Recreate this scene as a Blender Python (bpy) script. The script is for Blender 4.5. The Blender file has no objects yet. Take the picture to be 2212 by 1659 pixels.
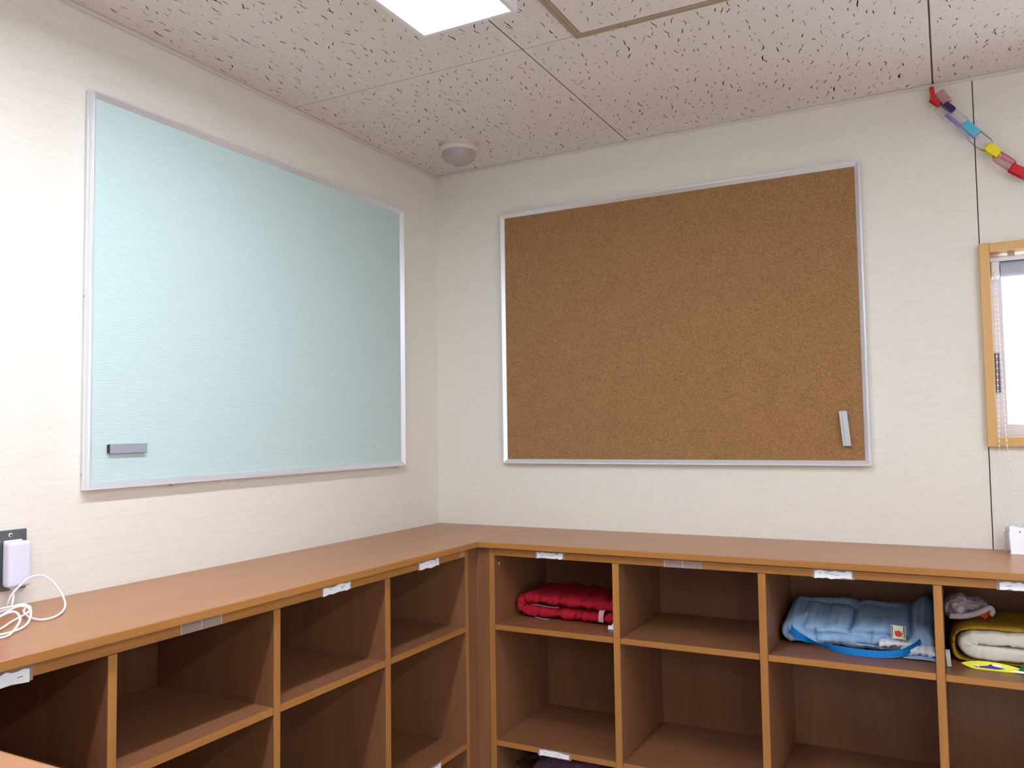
import bpy, bmesh, math, random
from mathutils import Vector, Matrix, noise
random.seed(7)
S = bpy.context.scene
COL = S.collection
PI = math.pi

# ------------------------------------------------------------------ camera, world, exposure
cam_d = bpy.data.cameras.new('camera')
cam = bpy.data.objects.new('camera', cam_d); COL.objects.link(cam)
cam_d.sensor_width = 36.0; cam_d.lens = 36.0*1784.16/2212.0; cam_d.clip_start = 0.02
fwd = Vector((-0.46690561, 0.88260583, 0.05482791))
R_ = Vector((0.88347752, 0.46825519, -0.01430201)); U_ = Vector((0.03829649, -0.04176154, 0.99839339))
m = Matrix((R_, U_, -fwd)).transposed().to_4x4(); m.translation = Vector((1.68830901, -2.59778079, 1.39171945))
cam.matrix_world = m
S.camera = cam
S.view_settings.view_transform = 'Standard'; S.view_settings.look = 'None'
S.view_settings.exposure = 0.86; S.view_settings.gamma = 1.0; S.view_settings.use_curve_mapping = False
w = bpy.data.worlds.new('overcast_sky'); S.world = w; w.use_nodes = True
bg = w.node_tree.nodes['Background']; bg.inputs[0].default_value = (0.80, 0.89, 1.0, 1); bg.inputs[1].default_value = 4.2
LAMP_STRENGTH = 51.0     # bright line behind the diffuser
LAMP_WASH = 3.0
LAMP_COLOR = (0.93, 0.985, 1.08)

# ------------------------------------------------------------------ key measures
ZC, D, T, XF = 1.05, 0.399, 0.0163, 0.3805      # worktop top, depth, thickness, cabinet face
CE, LZ = 2.3533, 2.268                          # ceiling, lamp underside
RX, RY = 5.5, -6.6                              # room extent
ZR = 1.0087                                     # rail underside
S1, S2, S3 = 0.8024, 0.4596, 0.1168             # shelf tops
ST = 0.0168

# ------------------------------------------------------------------ materials
def srgb(r, g, b):
    f = lambda c: (c/255/12.92) if c/255 <= .04045 else ((c/255+.055)/1.055)**2.4
    return (f(r), f(g), f(b), 1)
def mat(name, color, rough=.5, metal=0, spec=.5):
    M = bpy.data.materials.new(name); M.use_nodes = True
    b = M.node_tree.nodes['Principled BSDF']
    b.inputs['Base Color'].default_value = color; b.inputs['Roughness'].default_value = rough
    b.inputs['Metallic'].default_value = metal; b.inputs['Specular IOR Level'].default_value = spec
    return M
def N(M, t): return M.node_tree.nodes.new(t)
def L(M, a, b): M.node_tree.links.new(a, b)
def bsdf(M): return M.node_tree.nodes['Principled BSDF']
def coords(M, scale, rnd=True):
    tc = N(M, 'ShaderNodeTexCoord'); mp = N(M, 'ShaderNodeMapping'); mp.inputs['Scale'].default_value = scale
    L(M, tc.outputs['Object'], mp.inputs['Vector'])
    if rnd:
        oi = N(M, 'ShaderNodeObjectInfo'); mu = N(M, 'ShaderNodeMath'); mu.operation = 'MULTIPLY'; mu.inputs[1].default_value = 37
        L(M, oi.outputs['Random'], mu.inputs[0]); cb = N(M, 'ShaderNodeCombineXYZ')
        for k in range(3): L(M, mu.outputs[0], cb.inputs[k])
        L(M, cb.outputs[0], mp.inputs['Location'])
    return mp.outputs[0]
def noise_tex(M, vec, scale, detail=3, rough=.55, dist=0):
    n = N(M, 'ShaderNodeTexNoise'); n.inputs['Scale'].default_value = scale; n.inputs['Detail'].default_value = detail
    n.inputs['Roughness'].default_value = rough; n.inputs['Distortion'].default_value = dist
    L(M, vec, n.inputs['Vector']); return n.outputs['Fac']
def ramp(M, fac, stops):
    r = N(M, 'ShaderNodeValToRGB'); e = r.color_ramp.elements
    e[0].position, e[0].color = stops[0]; e[1].position, e[1].color = stops[-1]
    for p, c in stops[1:-1]:
        q = e.new(p); q.color = c
    L(M, fac, r.inputs[0]); return r.outputs[0]
def bump(M, fac, strength, dist=.001):
    b = N(M, 'ShaderNodeBump'); b.inputs['Strength'].default_value = strength; b.inputs['Distance'].default_value = dist
    L(M, fac, b.inputs['Height']); L(M, b.outputs[0], bsdf(M).inputs['Normal'])
def mixf(M, a, b, f):
    x = N(M, 'ShaderNodeMath'); x.operation = 'MULTIPLY'; x.inputs[1].default_value = 1-f; L(M, a, x.inputs[0])
    y = N(M, 'ShaderNodeMath'); y.operation = 'MULTIPLY_ADD'; y.inputs[1].default_value = f; L(M, b, y.inputs[0]); L(M, x.outputs[0], y.inputs[2])
    return y.outputs[0]

def wood(name, axis, lo, mid, hi, rough=.38, spec=.45):
    M = mat(name, mid, rough, 0, spec)
    sc = [9, 9, 9]; sc[axis] = .9
    v = coords(M, sc)
    a = noise_tex(M, v, 1.0, 4, .6, .8)
    sc2 = [160, 160, 160]; sc2[axis] = 5
    v2 = coords(M, sc2)
    b = noise_tex(M, v2, 1.0, 3, .6)
    f = mixf(M, a, b, .35)
    L(M, ramp(M, f, [(.32, lo), (.5, mid), (.68, hi)]), bsdf(M).inputs['Base Color'])
    bump(M, b, .06, .0006)
    return M
WL, WM, WH = srgb(124, 81, 54), srgb(136, 90, 61), srgb(147, 99, 68)
WOODX = wood('laminate_wood_x', 0, WL, WM, WH); WOODY = wood('laminate_wood_y', 1, WL, WM, WH); WOODZ = wood('laminate_wood_z', 2, WL, WM, WH)
EL, EM, EH = srgb(158, 103, 48), srgb(172, 115, 57), srgb(184, 127, 66)
EDGEX = wood('edge_band_x', 0, EL, EM, EH, .42); EDGEY = wood('edge_band_y', 1, EL, EM, EH, .42); EDGEZ = wood('edge_band_z', 2, EL, EM, EH, .42)
TL_, TM_, TH_ = srgb(158, 102, 56), srgb(168, 110, 61), srgb(177, 118, 67)
TOPX = wood('worktop_wood_x', 0, TL_, TM_, TH_, .3, .6); TOPY = wood('worktop_wood_y', 1, TL_, TM_, TH_, .3, .6)
PL, PM, PH = srgb(208, 162, 104), srgb(218, 174, 116), srgb(226, 184, 128)
PINEX = wood('pine_x', 0, PL, PM, PH, .5, .3); PINEZ = wood('pine_z', 2, PL, PM, PH, .5, .3)

def wallpaper():
    M = mat('linen_wallpaper', srgb(226, 217, 202), .75, 0, .25)
    v = coords(M, (9, 9, 600), False); a = noise_tex(M, v, 1, 4, .7)
    v2 = coords(M, (30, 30, 1500), False); b = noise_tex(M, v2, 1, 2, .6)
    v3 = coords(M, (700, 700, 60), False); c = noise_tex(M, v3, 1, 2, .6)
    f = mixf(M, mixf(M, a, b, .45), c, .25)
    L(M, ramp(M, f, [(.32, srgb(218, 212, 200)), (.5, srgb(233, 228, 218)), (.68, srgb(241, 237, 229))]), bsdf(M).inputs['Base Color'])
    bump(M, f, .12, .0006)
    return M
WALL = wallpaper()
def ceil_mat():
    M = mat('rockwool_tile', srgb(214, 200, 191), .9, 0, .1)
    v = coords(M, (1, 1, 1)); a = noise_tex(M, v, 320, 3, .7)
    L(M, ramp(M, a, [(.3, srgb(218, 209, 204)), (.5, srgb(231, 224, 220)), (.7, srgb(236, 230, 226))]), bsdf(M).inputs['Base Color'])
    bump(M, a, .25, .0008); return M
CEIL = ceil_mat()
FISS = mat('fissure_pit', srgb(62, 46, 38), .95, 0, 0)
SEAM = mat('ceiling_joint', srgb(112, 95, 84), .9, 0, .05)
GROOVE = mat('wall_joint', srgb(92, 82, 70), .9, 0, .05)
TRIMW = mat('vinyl_trim', srgb(222, 212, 204), .45)
def floor_mat():
    return wood('floor_wood', 0, srgb(196, 186, 176), srgb(204, 194, 184), srgb(212, 202, 192), .4)
FLOOR = floor_mat()
ALU = mat('anodised_aluminium', (.80, .81, .86, 1), .30, .5)
v = coords(ALU, (3, 3, 3)); bump(ALU, noise_tex(ALU, v, 200, 2), .03, .0003)
ALUD = mat('aluminium_side', (.62, .61, .60, 1), .45, .7)
def green_board():
    M = mat('ribbed_board_cloth', srgb(196, 216, 216), .8, 0, .2)
    tc = coords(M, (1, 1, 1), False)
    nz = noise_tex(M, coords(M, (1, 14, 40), False), 1, 2)
    sp = N(M, 'ShaderNodeSeparateXYZ'); L(M, tc, sp.inputs[0])
    a = N(M, 'ShaderNodeMath'); a.operation = 'MULTIPLY'; a.inputs[1].default_value = 2*PI/.0042; L(M, sp.outputs[2], a.inputs[0])
    w_ = N(M, 'ShaderNodeMath'); w_.operation = 'MULTIPLY_ADD'; w_.inputs[1].default_value = 14; L(M, nz, w_.inputs[0]); L(M, a.outputs[0], w_.inputs[2])
    s = N(M, 'ShaderNodeMath'); s.operation = 'SINE'; L(M, w_.outputs[0], s.inputs[0])
    h = N(M, 'ShaderNodeMath'); h.operation = 'MULTIPLY_ADD'; h.inputs[1].default_value = .5; h.inputs[2].default_value = .5; L(M, s.outputs[0], h.inputs[0])
    n2 = noise_tex(M, coords(M, (60, 60, 500), False), 1, 3)
    f = mixf(M, h.outputs[0], n2, .5)
    L(M, ramp(M, f, [(.15, srgb(183, 206, 205)), (.5, srgb(198, 219, 218)), (.85, srgb(208, 228, 228))]), bsdf(M).inputs['Base Color'])
    bump(M, f, .35, .0012); return M
GREEN = green_board()
def cork():
    M = mat('cork_sheet', srgb(160, 112, 70), .9, 0, .1)
    v = coords(M, (1, 1, 1), False)
    vo = N(M, 'ShaderNodeTexVoronoi'); vo.inputs['Scale'].default_value = 420; L(M, v, vo.inputs['Vector'])
    sp = N(M, 'ShaderNodeSeparateColor'); L(M, vo.outputs['Color'], sp.inputs[0])
    b = noise_tex(M, v, 260, 3, .7); c = noise_tex(M, v, 14, 3, .5)
    f = mixf(M, mixf(M, sp.outputs[0], b, .6), c, .12)
    L(M, ramp(M, f, [(.2, srgb(120, 84, 54)), (.42, srgb(150, 111, 75)), (.58, srgb(161, 120, 82)), (.85, srgb(184, 146, 106))]), bsdf(M).inputs['Base Color'])
    bump(M, f, .2, .0008); return M
CORK = cork()
WHITEP = mat('white_plastic', srgb(232, 230, 236), .35)
IVORY = mat('ivory_plastic', srgb(226, 214, 204), .4)
DOME = mat('pearl_dome', srgb(176, 168, 168), .35)
STEEL = mat('steel_plate', (.20, .215, .24, 1), .3, .8)
DARK = mat('dark_plastic', srgb(45, 44, 46), .5)
BRONZE = mat('bronze_aluminium', srgb(172, 156, 136), .5, .1)
BRONZEL = mat('bronze_aluminium_light', srgb(176, 160, 142), .45, .35)
PAPER = mat('white_paper', srgb(250, 251, 255), .7)
INK = mat('ink', srgb(50, 50, 60), .8)
CABLE = mat('white_cable', srgb(240, 238, 245), .4)
BRASS = mat('screw_cover_beige', srgb(206, 168, 118), .5)
def emis(name, col, s):
    M = bpy.data.materials.new(name); M.use_nodes = True; nt = M.node_tree; nt.nodes.clear()
    e = nt.nodes.new('ShaderNodeEmission'); e.inputs[0].default_value = (*col, 1); e.inputs[1].default_value = s
    o = nt.nodes.new('ShaderNodeOutputMaterial'); nt.links.new(e.outputs[0], o.inputs[0]); return M
LAMP = emis('lamp_diffuser', LAMP_COLOR, LAMP_WASH)
LAMP_LINE = emis('lamp_line', LAMP_COLOR, LAMP_STRENGTH)
LAMP_OFF = mat('unlit_diffuser', srgb(235, 235, 235), .5)
def clear(name, tint, rough, alpha):
    M = bpy.data.materials.new(name); M.use_nodes = True; nt = M.node_tree; nt.nodes.clear()
    t = nt.nodes.new('ShaderNodeBsdfTransparent'); t.inputs[0].default_value = tint
    g = nt.nodes.new('ShaderNodeBsdfPrincipled'); g.inputs['Base Color'].default_value = tint; g.inputs['Roughness'].default_value = rough
    mx = nt.nodes.new('ShaderNodeMixShader'); mx.inputs[0].default_value = alpha
    o = nt.nodes.new('ShaderNodeOutputMaterial')
    nt.links.new(t.outputs[0], mx.inputs[1]); nt.links.new(g.outputs[0], mx.inputs[2]); nt.links.new(mx.outputs[0], o.inputs[0]); return M
GLASS = clear('window_glass', (.93, .97, 1, 1), .02, .06)
TAPE = clear('clear_tape', srgb(226, 206, 198), .35, .38)
TAPEE = clear('clear_tape_edge', srgb(240, 232, 230), .3, .6)
ACRYL = clear('clear_plastic', srgb(230, 228, 232), .15, .35)
def cloth(name, c, c2=None, rough=.85, sheen=0, sc=900):
    M = mat(name, c, rough, 0, .2)
    v = coords(M, (1, 1, 1)); a = noise_tex(M, v, sc, 2, .7)
    if c2: 
        b = noise_tex(M, v, 30, 3)
        L(M, ramp(M, b, [(.35, c), (.65, c2)]), bsdf(M).inputs['Base Color'])
    if sheen: bsdf(M).inputs['Sheen Weight'].default_value = sheen
    bump(M, a, .15, .0006); return M
RED = cloth('red_cotton', srgb(176, 26, 44), srgb(184, 32, 50))
GREYLINING = cloth('grey_lining', srgb(150, 140, 160))
BLUE = cloth('pale_blue_cotton', srgb(150, 182, 218), srgb(158, 190, 226))
WHITEC = cloth('white_cotton', srgb(232, 230, 234))
STRAP = cloth('blue_webbing', srgb(20, 120, 196), None, .6, 0, 1500)
CREAM = cloth('cream_fleece', srgb(232, 226, 208), srgb(226, 220, 204))
MUST = cloth('mustard_fleece', srgb(186, 146, 44), srgb(174, 134, 40), .95)
PINKC = cloth('pale_pink_gauze', srgb(206, 188, 192), srgb(190, 176, 184))
REDO = cloth('red_orange_print', srgb(176, 30, 34), srgb(214, 96, 30))
PLUM = cloth('plum_yarn', srgb(112, 78, 100), srgb(96, 64, 86), .95, .3, 300)
YEL = mat('yellow_felt', srgb(238, 236, 70), .8); PUR = mat('purple_felt', srgb(82, 52, 150), .8); GRN = mat('dark_green_felt', srgb(10, 92, 70), .8)
LTAG = mat('cream_tag', srgb(232, 228, 196), .7); REDM = mat('red_print', srgb(206, 40, 44), .6); PINKT = mat('pink_tag', srgb(232, 170, 182), .8)

# ------------------------------------------------------------------ object helpers
WP = {}
def link(o, name, parent, wpos):
    COL.objects.link(o); WP[o.name] = Vector(wpos)
    if parent: o.parent = parent; o.location = Vector(wpos) - WP[parent.name]
    else: o.location = wpos
    return o
def meta(o, label=None, cat=None, group=None, kind=None):
    if label: o['label'] = label
    if cat: o['category'] = cat
    if group: o['group'] = group
    if kind: o['kind'] = kind
    return o
def empty(name, loc, label=None, cat=None, group=None, kind=None):
    o = bpy.data.objects.new(name, None); o.empty_display_size = .05
    link(o, name, None, loc); return meta(o, label, cat, group, kind)
def mesh_obj(name, verts, faces, mats, parent=None, origin=None, smooth=False, midx=None):
    if origin is None:
        n = len(verts); origin = Vector((0, 0, 0))
        for q in verts: origin += Vector(q)
        origin /= max(1, n)
    origin = Vector(origin)
    me = bpy.data.meshes.new(name)
    me.from_pydata([tuple(Vector(q)-origin) for q in verts], [], faces)
    for k in (mats if isinstance(mats, (list, tuple)) else [mats]): me.materials.append(k)
    if midx: me.polygons.foreach_set('material_index', midx)
    if smooth: me.polygons.foreach_set('use_smooth', [True]*len(me.polygons))
    me.update()
    return link(bpy.data.objects.new(name, me), name, parent, origin)
def bm_obj(name, bm, mats, parent=None, origin=(0, 0, 0), smooth=False):
    origin = Vector(origin)
    bmesh.ops.translate(bm, vec=-origin, verts=bm.verts)
    me = bpy.data.meshes.new(name); bm.to_mesh(me); bm.free()
    for k in (mats if isinstance(mats, (list, tuple)) else [mats]): me.materials.append(k)
    if smooth: me.polygons.foreach_set('use_smooth', [True]*len(me.polygons))
    return link(bpy.data.objects.new(name, me), name, parent, origin)
def bm_box(bm, x0, x1, y0, y1, z0, z1, bev=0, segs=1, edge=None):
    """edge: (axis letter+sign) faces given material index 1"""
    vs = [bm.verts.new((x, y, z)) for x in (x0, x1) for y in (y0, y1) for z in (z0, z1)]
    F = {'-x': (0, 1, 3, 2), '+x': (4, 6, 7, 5), '-y': (0, 4, 5, 1), '+y': (2, 3, 7, 6), '-z': (0, 2, 6, 4), '+z': (1, 5, 7, 3)}
    fs = []
    for k, idx in F.items():
        f = bm.faces.new([vs[i] for i in idx]); fs.append(f)
        if edge and k in edge: f.material_index = 1
    if bev:
        es = {e for f in fs for e in f.edges}
        bmesh.ops.bevel(bm, geom=list(es), offset=bev, segments=segs, profile=.5, affect='EDGES', clamp_overlap=True)
def box(name, x0, x1, y0, y1, z0, z1, mats, parent=None, bev=0, segs=1, edge=None):
    bm = bmesh.new(); bm_box(bm, x0, x1, y0, y1, z0, z1, bev, segs, edge)
    return bm_obj(name, bm, mats, parent, ((x0+x1)/2, (y0+y1)/2, (z0+z1)/2))
def lathe(name, prof, c, mats, parent, n=40, axis='z'):
    vs, fs = [], []
    for r, h in prof:
        for k in range(n):
            a = 2*PI*k/n; p = (r*math.cos(a), r*math.sin(a), h)
            if axis == 'y': p = (p[0], p[2], p[1])
            if axis == 'x': p = (p[2], p[0], p[1])
            vs.append((c[0]+p[0], c[1]+p[1], c[2]+p[2]))
    for i in range(len(prof)-1):
        for k in range(n):
            fs.append((i*n+k, i*n+(k+1) % n, (i+1)*n+(k+1) % n, (i+1)*n+k))
    fs.append(tuple(range(n))); fs.append(tuple((len(prof)-1)*n+k for k in range(n-1, -1, -1)))
    o = mesh_obj(name, vs, fs, mats, parent, c, True)
    return o
def catmull(pts, n):
    pts = [Vector(p) for p in pts]; P = [2*pts[0]-pts[1]]+pts+[2*pts[-1]-pts[-2]]
    out = []
    for i in range(1, len(P)-2):
        for k in range(n):
            t = k/n; a, b, c, d = P[i-1], P[i], P[i+1], P[i+2]
            out.append(.5*((2*b)+(c-a)*t+(2*a-5*b+4*c-d)*t*t+(3*b-a-3*c+d)*t**3))
    out.append(pts[-1]); return out
def tube(name, pts, r, mats, parent=None, n=10, sub=6):
    path = catmull(pts, sub); vs, fs = [], []; up = Vector((0, 0, 1)); prev = None
    for i, p in enumerate(path):
        d = (path[min(i+1, len(path)-1)]-path[max(i-1, 0)]).normalized()
        if prev is None:
            a = d.cross(up); a = a.normalized() if a.length > .05 else d.cross(Vector((1, 0, 0))).normalized()
        else:
            a = (prev-d*prev.dot(d)).normalized()
        prev = a; b = d.cross(a)
        for k in range(n):
            t = 2*PI*k/n; vs.append(p+a*r*math.cos(t)+b*r*math.sin(t))
    m_ = len(path)
    for i in range(m_-1):
        for k in range(n): fs.append((i*n+k, i*n+(k+1) % n, (i+1)*n+(k+1) % n, (i+1)*n+k))
    fs.append(tuple(range(n-1, -1, -1))); fs.append(tuple((m_-1)*n+k for k in range(n)))
    return mesh_obj(name, vs, fs, mats, parent, path[0], True)
def ribbon(name, pts, wdirs, width, thick, mats, parent=None, sub=6, closed=False):
    """flat strip: pts centreline, wdirs width direction(s)"""
    if closed: path = [Vector(p) for p in pts]
    else: path = catmull(pts, sub)
    wd = wdirs if isinstance(wdirs, list) else [wdirs]*2
    wp = catmull(wd, max(1, (len(path)-1)//(len(wd)-1))) if len(wd) > 1 and not closed else [Vector(wd[0])]*len(path)
    while len(wp) < len(path): wp.append(wp[-1])
    vs, fs = [], []; m_ = len(path)
    for i, p in enumerate(path):
        if closed: d = (path[(i+1) % m_]-path[i-1]).normalized()
        else: d = (path[min(i+1, m_-1)]-path[max(i-1, 0)]).normalized()
        w_ = wp[i]; w_ = (w_-d*w_.dot(d)).normalized(); nn = d.cross(w_)
        for sx, sn in ((-1, -1), (1, -1), (1, 1), (-1, 1)): vs.append(p+w_*sx*width/2+nn*sn*thick/2)
    rng = m_ if closed else m_-1
    for i in range(rng):
        j = (i+1) % m_
        for k in range(4): fs.append((i*4+k, i*4+(k+1) % 4, j*4+(k+1) % 4, j*4+k))
    if not closed: fs.append((3, 2, 1, 0)); fs.append(tuple((m_-1)*4+k for k in range(4)))
    return mesh_obj(name, vs, fs, mats, parent)

# ------------------------------------------------------------------ room shell
box('floor', 0, RX, RY, 0, -.05, 0, FLOOR)['kind'] = 'structure'
wl = box('wall_left', -.1, 0, RY, .1, 0, CE+.05, WALL); wl['kind'] = 'structure'
box('wall_front', 0, RX, RY-.1, RY, 0, CE+.05, WALL)['kind'] = 'structure'
# right wall with a large opening to the garden
W2 = (-6.4, -4.8, .05, 2.0)
bm = bmesh.new()
bm_box(bm, RX, RX+.1, RY, W2[0], 0, CE+.05); bm_box(bm, RX, RX+.1, W2[1], .1, 0, CE+.05)
bm_box(bm, RX, RX+.1, W2[0], W2[1], 0, W2[2]); bm_box(bm, RX, RX+.1, W2[0], W2[1], W2[3], CE+.05)
bm_obj('wall_right', bm, WALL)['kind'] = 'structure'
def struct_empty(name, loc): return empty(name, loc, kind='structure')
wr = struct_empty('window_2', (RX, -5.6, .05))
for k in range(2):
    y0 = W2[0]+(W2[1]-W2[0])*k/2; y1 = W2[0]+(W2[1]-W2[0])*(k+1)/2
    bm = bmesh.new(); bm_box(bm, RX+.02, RX+.06, y0, y0+.04, .05, 2.0); bm_box(bm, RX+.02, RX+.06, y1-.04, y1, .05, 2.0)
    bm_box(bm, RX+.02, RX+.06, y0+.04, y1-.04, .05, .12); bm_box(bm, RX+.02, RX+.06, y0+.04, y1-.04, 1.95, 2.0)
    bm_obj('sash', bm, ALUD, wr, (RX+.04, (y0+y1)/2, 1))
    box('pane', RX+.037, RX+.042, y0+.04, y1-.04, .12, 1.95, GLASS, wr)

# back wall: board panels with an open joint, window hole
X0, X1, Z0, Z1 = 1.80, 3.30, 1.352, 1.857            # clear opening
HX0, HX1, HZ0, HZ1 = X0-.012, X1+.012, Z0-.012, Z1+.012
def holed(bm, xa, xb, ya, yb):
    bm_box(bm, xa, HX0, ya, yb, 0, CE+.05) if HX0-xa > .0005 else None
    bm_box(bm, HX1, xb, ya, yb, 0, CE+.05)
    bm_box(bm, HX0, HX1, ya, yb, 0, HZ0); bm_box(bm, HX0, HX1, ya, yb, HZ1, CE+.05)
bm = bmesh.new(); holed(bm, 0, RX, .012, .12)
wb = bm_obj('wall_back', bm, GROOVE); wb['kind'] = 'structure'
box('wall_panel', 0, 1.7770, 0, .012, 0, CE+.04, WALL, wb)
bm = bmesh.new(); bm_box(bm, 1.7796, HX0, 0, .012, 0, CE+.04); bm_box(bm, HX1, 2.9, 0, .012, 0, CE+.04) if False else None
bm_box(bm, HX1, RX, 0, .012, 0, CE+.04); bm_box(bm, HX0, HX1, 0, .012, 0, HZ0); bm_box(bm, HX0, HX1, 0, .012, HZ1, CE+.04)
bm_obj('wall_panel', bm, WALL, wb, (2.6, .006, 1.2))

# ceiling: mineral tiles with fissures
ce = box('ceiling', 0, RX, RY, 0, CE+.0032, CE+.05, SEAM); ce['kind'] = 'structure'
def fissures(wx, wy, seed):
    rng = random.Random(seed); vs, fs = [], []
    def mark(cx, cy, ln, wd, ang):
        n = max(2, int(ln/.006)+1); th = ang; x, y = cx-ln/2*math.cos(ang), cy-ln/2*math.sin(ang)
        b = len(vs); step = ln/(n-1)
        for i in range(n):
            f = i/(n-1); ww = wd*(.35+.65*math.sin(PI*min(1, max(0, .08+.84*f))))*rng.uniform(.7, 1.2)/2
            px, py = -math.sin(th), math.cos(th)
            vs.append((x+px*ww, y+py*ww, 0)); vs.append((x-px*ww, y-py*ww, 0))
            th = ang+rng.uniform(-.55, .55); x += step*math.cos(th); y += step*math.sin(th)
        for i in range(n-1): fs.append((b+2*i, b+2*i+2, b+2*i+3, b+2*i+1))
    st = .0335; nx, ny_ = max(1, int((wx-.02)/st)), max(1, int((wy-.02)/st))
    for ix in range(nx):
        for iy in range(ny_):
            x = -wx/2+.01+(wx-.02)*(ix+rng.random())/nx; y = -wy/2+.012+(wy-.024)*(iy+rng.random())/ny_
            ln = min(.034, max(.005, rng.lognormvariate(math.log(.0145), .42)))
            ln = min(ln, 2*(wy/2-.004-abs(y)))
            if ln < .004: continue
            mark(x, y, ln, rng.uniform(.0014, .0030)*(.75+ln*14), PI/2+rng.gauss(.17, .2))
    for k in range(int(wx*wy*1500)):
        x = rng.uniform(-wx/2+.008, wx/2-.008); y = rng.uniform(-wy/2+.008, wy/2-.008)
        mark(x, y, rng.uniform(.0015, .0045), rng.uniform(.0008, .0017), PI/2+rng.gauss(.1, .6))
    return vs, fs
def slab_mesh(wx, wy, h):
    bm = bmesh.new(); bm_box(bm, -wx/2, wx/2, -wy/2, wy/2, -h/2, h/2, .0006)
    me = bpy.data.meshes.new('ceiling_tile'); bm.to_mesh(me); bm.free(); me.materials.append(CEIL); return me
def fiss_mesh(wx, wy, seed):
    me = bpy.data.meshes.new('fissures'); v_, f_ = fissures(wx, wy, seed); me.from_pydata(v_, [], f_); me.materials.append(FISS); me.update(); return me
GAP = .0040
xs = [0.0, .7652]; 
while xs[-1] < RX-.1: xs.append(min(RX, xs[-1]+.9158))
ys = [0.0, -.7705]
while ys[-1] > RY+.1: ys.append(max(RY, ys[-1]-.9158))
cache = {}
for i in range(len(xs)-1):
    for j in range(len(ys)-1):
        xa, xb, ya, yb = xs[i]+GAP/2, xs[i+1]-GAP/2, ys[j+1]+GAP/2, ys[j]-GAP/2
        if i == 0: xa = 0
        if j == 0: yb = 0
        wx, wy = xb-xa, yb-ya
        var = (i*3+j) % 3 if (i > 0 and j > 0) else 0
        key = (round(wx, 3), round(wy, 3), var)
        if key not in cache: cache[key] = (slab_mesh(wx, wy, .003), fiss_mesh(wx, wy, len(cache)+11))
        t = bpy.data.objects.new('ceiling_tile', cache[key][0]); link(t, 'ceiling_tile', ce, ((xa+xb)/2, (ya+yb)/2, CE+.0015))
        f = bpy.data.objects.new('fissures', cache[key][1]); link(f, 'fissures', t, ((xa+xb)/2, (ya+yb)/2, CE-.00025)); f['kind'] = 'stuff'
# thin vinyl trims where walls meet the ceiling
def trim(name, x0, x1, y0, y1):
    o = box(name, x0, x1, y0, y1, CE-.010, CE, TRIMW, None, .002); o['kind'] = 'structure'
trim('trim_1', 0, .007, RY, -.007); trim('trim_2', 0, RX, -.007, 0)

# ------------------------------------------------------------------ window on the back wall
win = struct_empty('window_1', ((X0+X1)/2, 0, Z0))
PY0, PY1 = -.020, .100
box('casing_jamb', X0-.0247, X0, PY0, PY1, Z0-.026, Z1+.0235, PINEZ, win, .0015)
box('casing_jamb', X1, X1+.0247, PY0, PY1, Z0-.026, Z1+.0235, PINEZ, win, .0015)
box('casing_head', X0+.0003, X1-.0003, PY0+.001, PY1, Z1, Z1+.0230, PINEX, win, .0012)
box('casing_sill', X0+.0003, X1-.0003, PY0+.001, PY1, Z0-.0255, Z0, PINEX, win, .0012)
SASH = mat('white_sash', srgb(212, 212, 226), .4)
XM = (X0+X1)/2
for k, (a, b, yy) in enumerate([(X0, XM+.015, .070), (XM-.015, X1, .102)]):
    bm = bmesh.new(); y0, y1 = yy, yy+.028
    bm_box(bm, a, a+.030, y0, y1, Z0, Z1); bm_box(bm, b-.030, b, y0, y1, Z0, Z1)
    bm_box(bm, a+.030, b-.030, y0, y1, Z0, Z0+.034); bm_box(bm, a+.030, b-.030, y0, y1, Z1-.006, Z1)
    s = bm_obj('sash', bm, SASH, win, ((a+b)/2, yy, Z0))
    box('pane', a+.030, b-.030, yy+.012, yy+.016, Z0+.034, Z1-.006, GLASS, s)
LATCH = mat('grey_latch', srgb(96, 92, 104), .6)
# dark slatted latch strip on the sash stile
la = box('latch_strip', X0+.004, X0+.016, .062, .0698, 1.475, 1.585, LATCH, win)
# roller blind
bl = empty('roller_blind', (XM, .035, 1.84), 'rolled-up grey roller blind in the pine window frame, upper right', 'blind')
box('head_rail', X0+.002, X1-.002, .020, .052, 1.834, 1.845, WHITEP, bl, .001)
for xx in (X0+.046, X1-.06): box('bracket', xx, xx+.016, .026, .046, 1.845, 1.857, ALUD, bl)
def xcyl(name, x0, x1, y, z, r, mt, par, n=32):
    lathe(name, [(r*.97, x0), (r, x0+.0008), (r, x1-.0008), (r*.97, x1)], (0, y, z), mt, par, n, 'x')
BLT = cloth('grey_blind_fabric', srgb(178, 184, 200))
o = lathe('fabric_roll', [(.0205, X0+.026), (.021, X0+.027), (.021, X1-.027), (.0205, X1-.026)], (0, .036, 1.813), BLT, bl, 32, 'x')
box('clutch_housing', X0+.004, X0+.0235, .016, .056, 1.790, 1.834, WHITEP, bl, .003, 2)
box('end_bracket', X1-.0235, X1-.004, .016, .056, 1.790, 1.834, WHITEP, bl, .003, 2)
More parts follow.
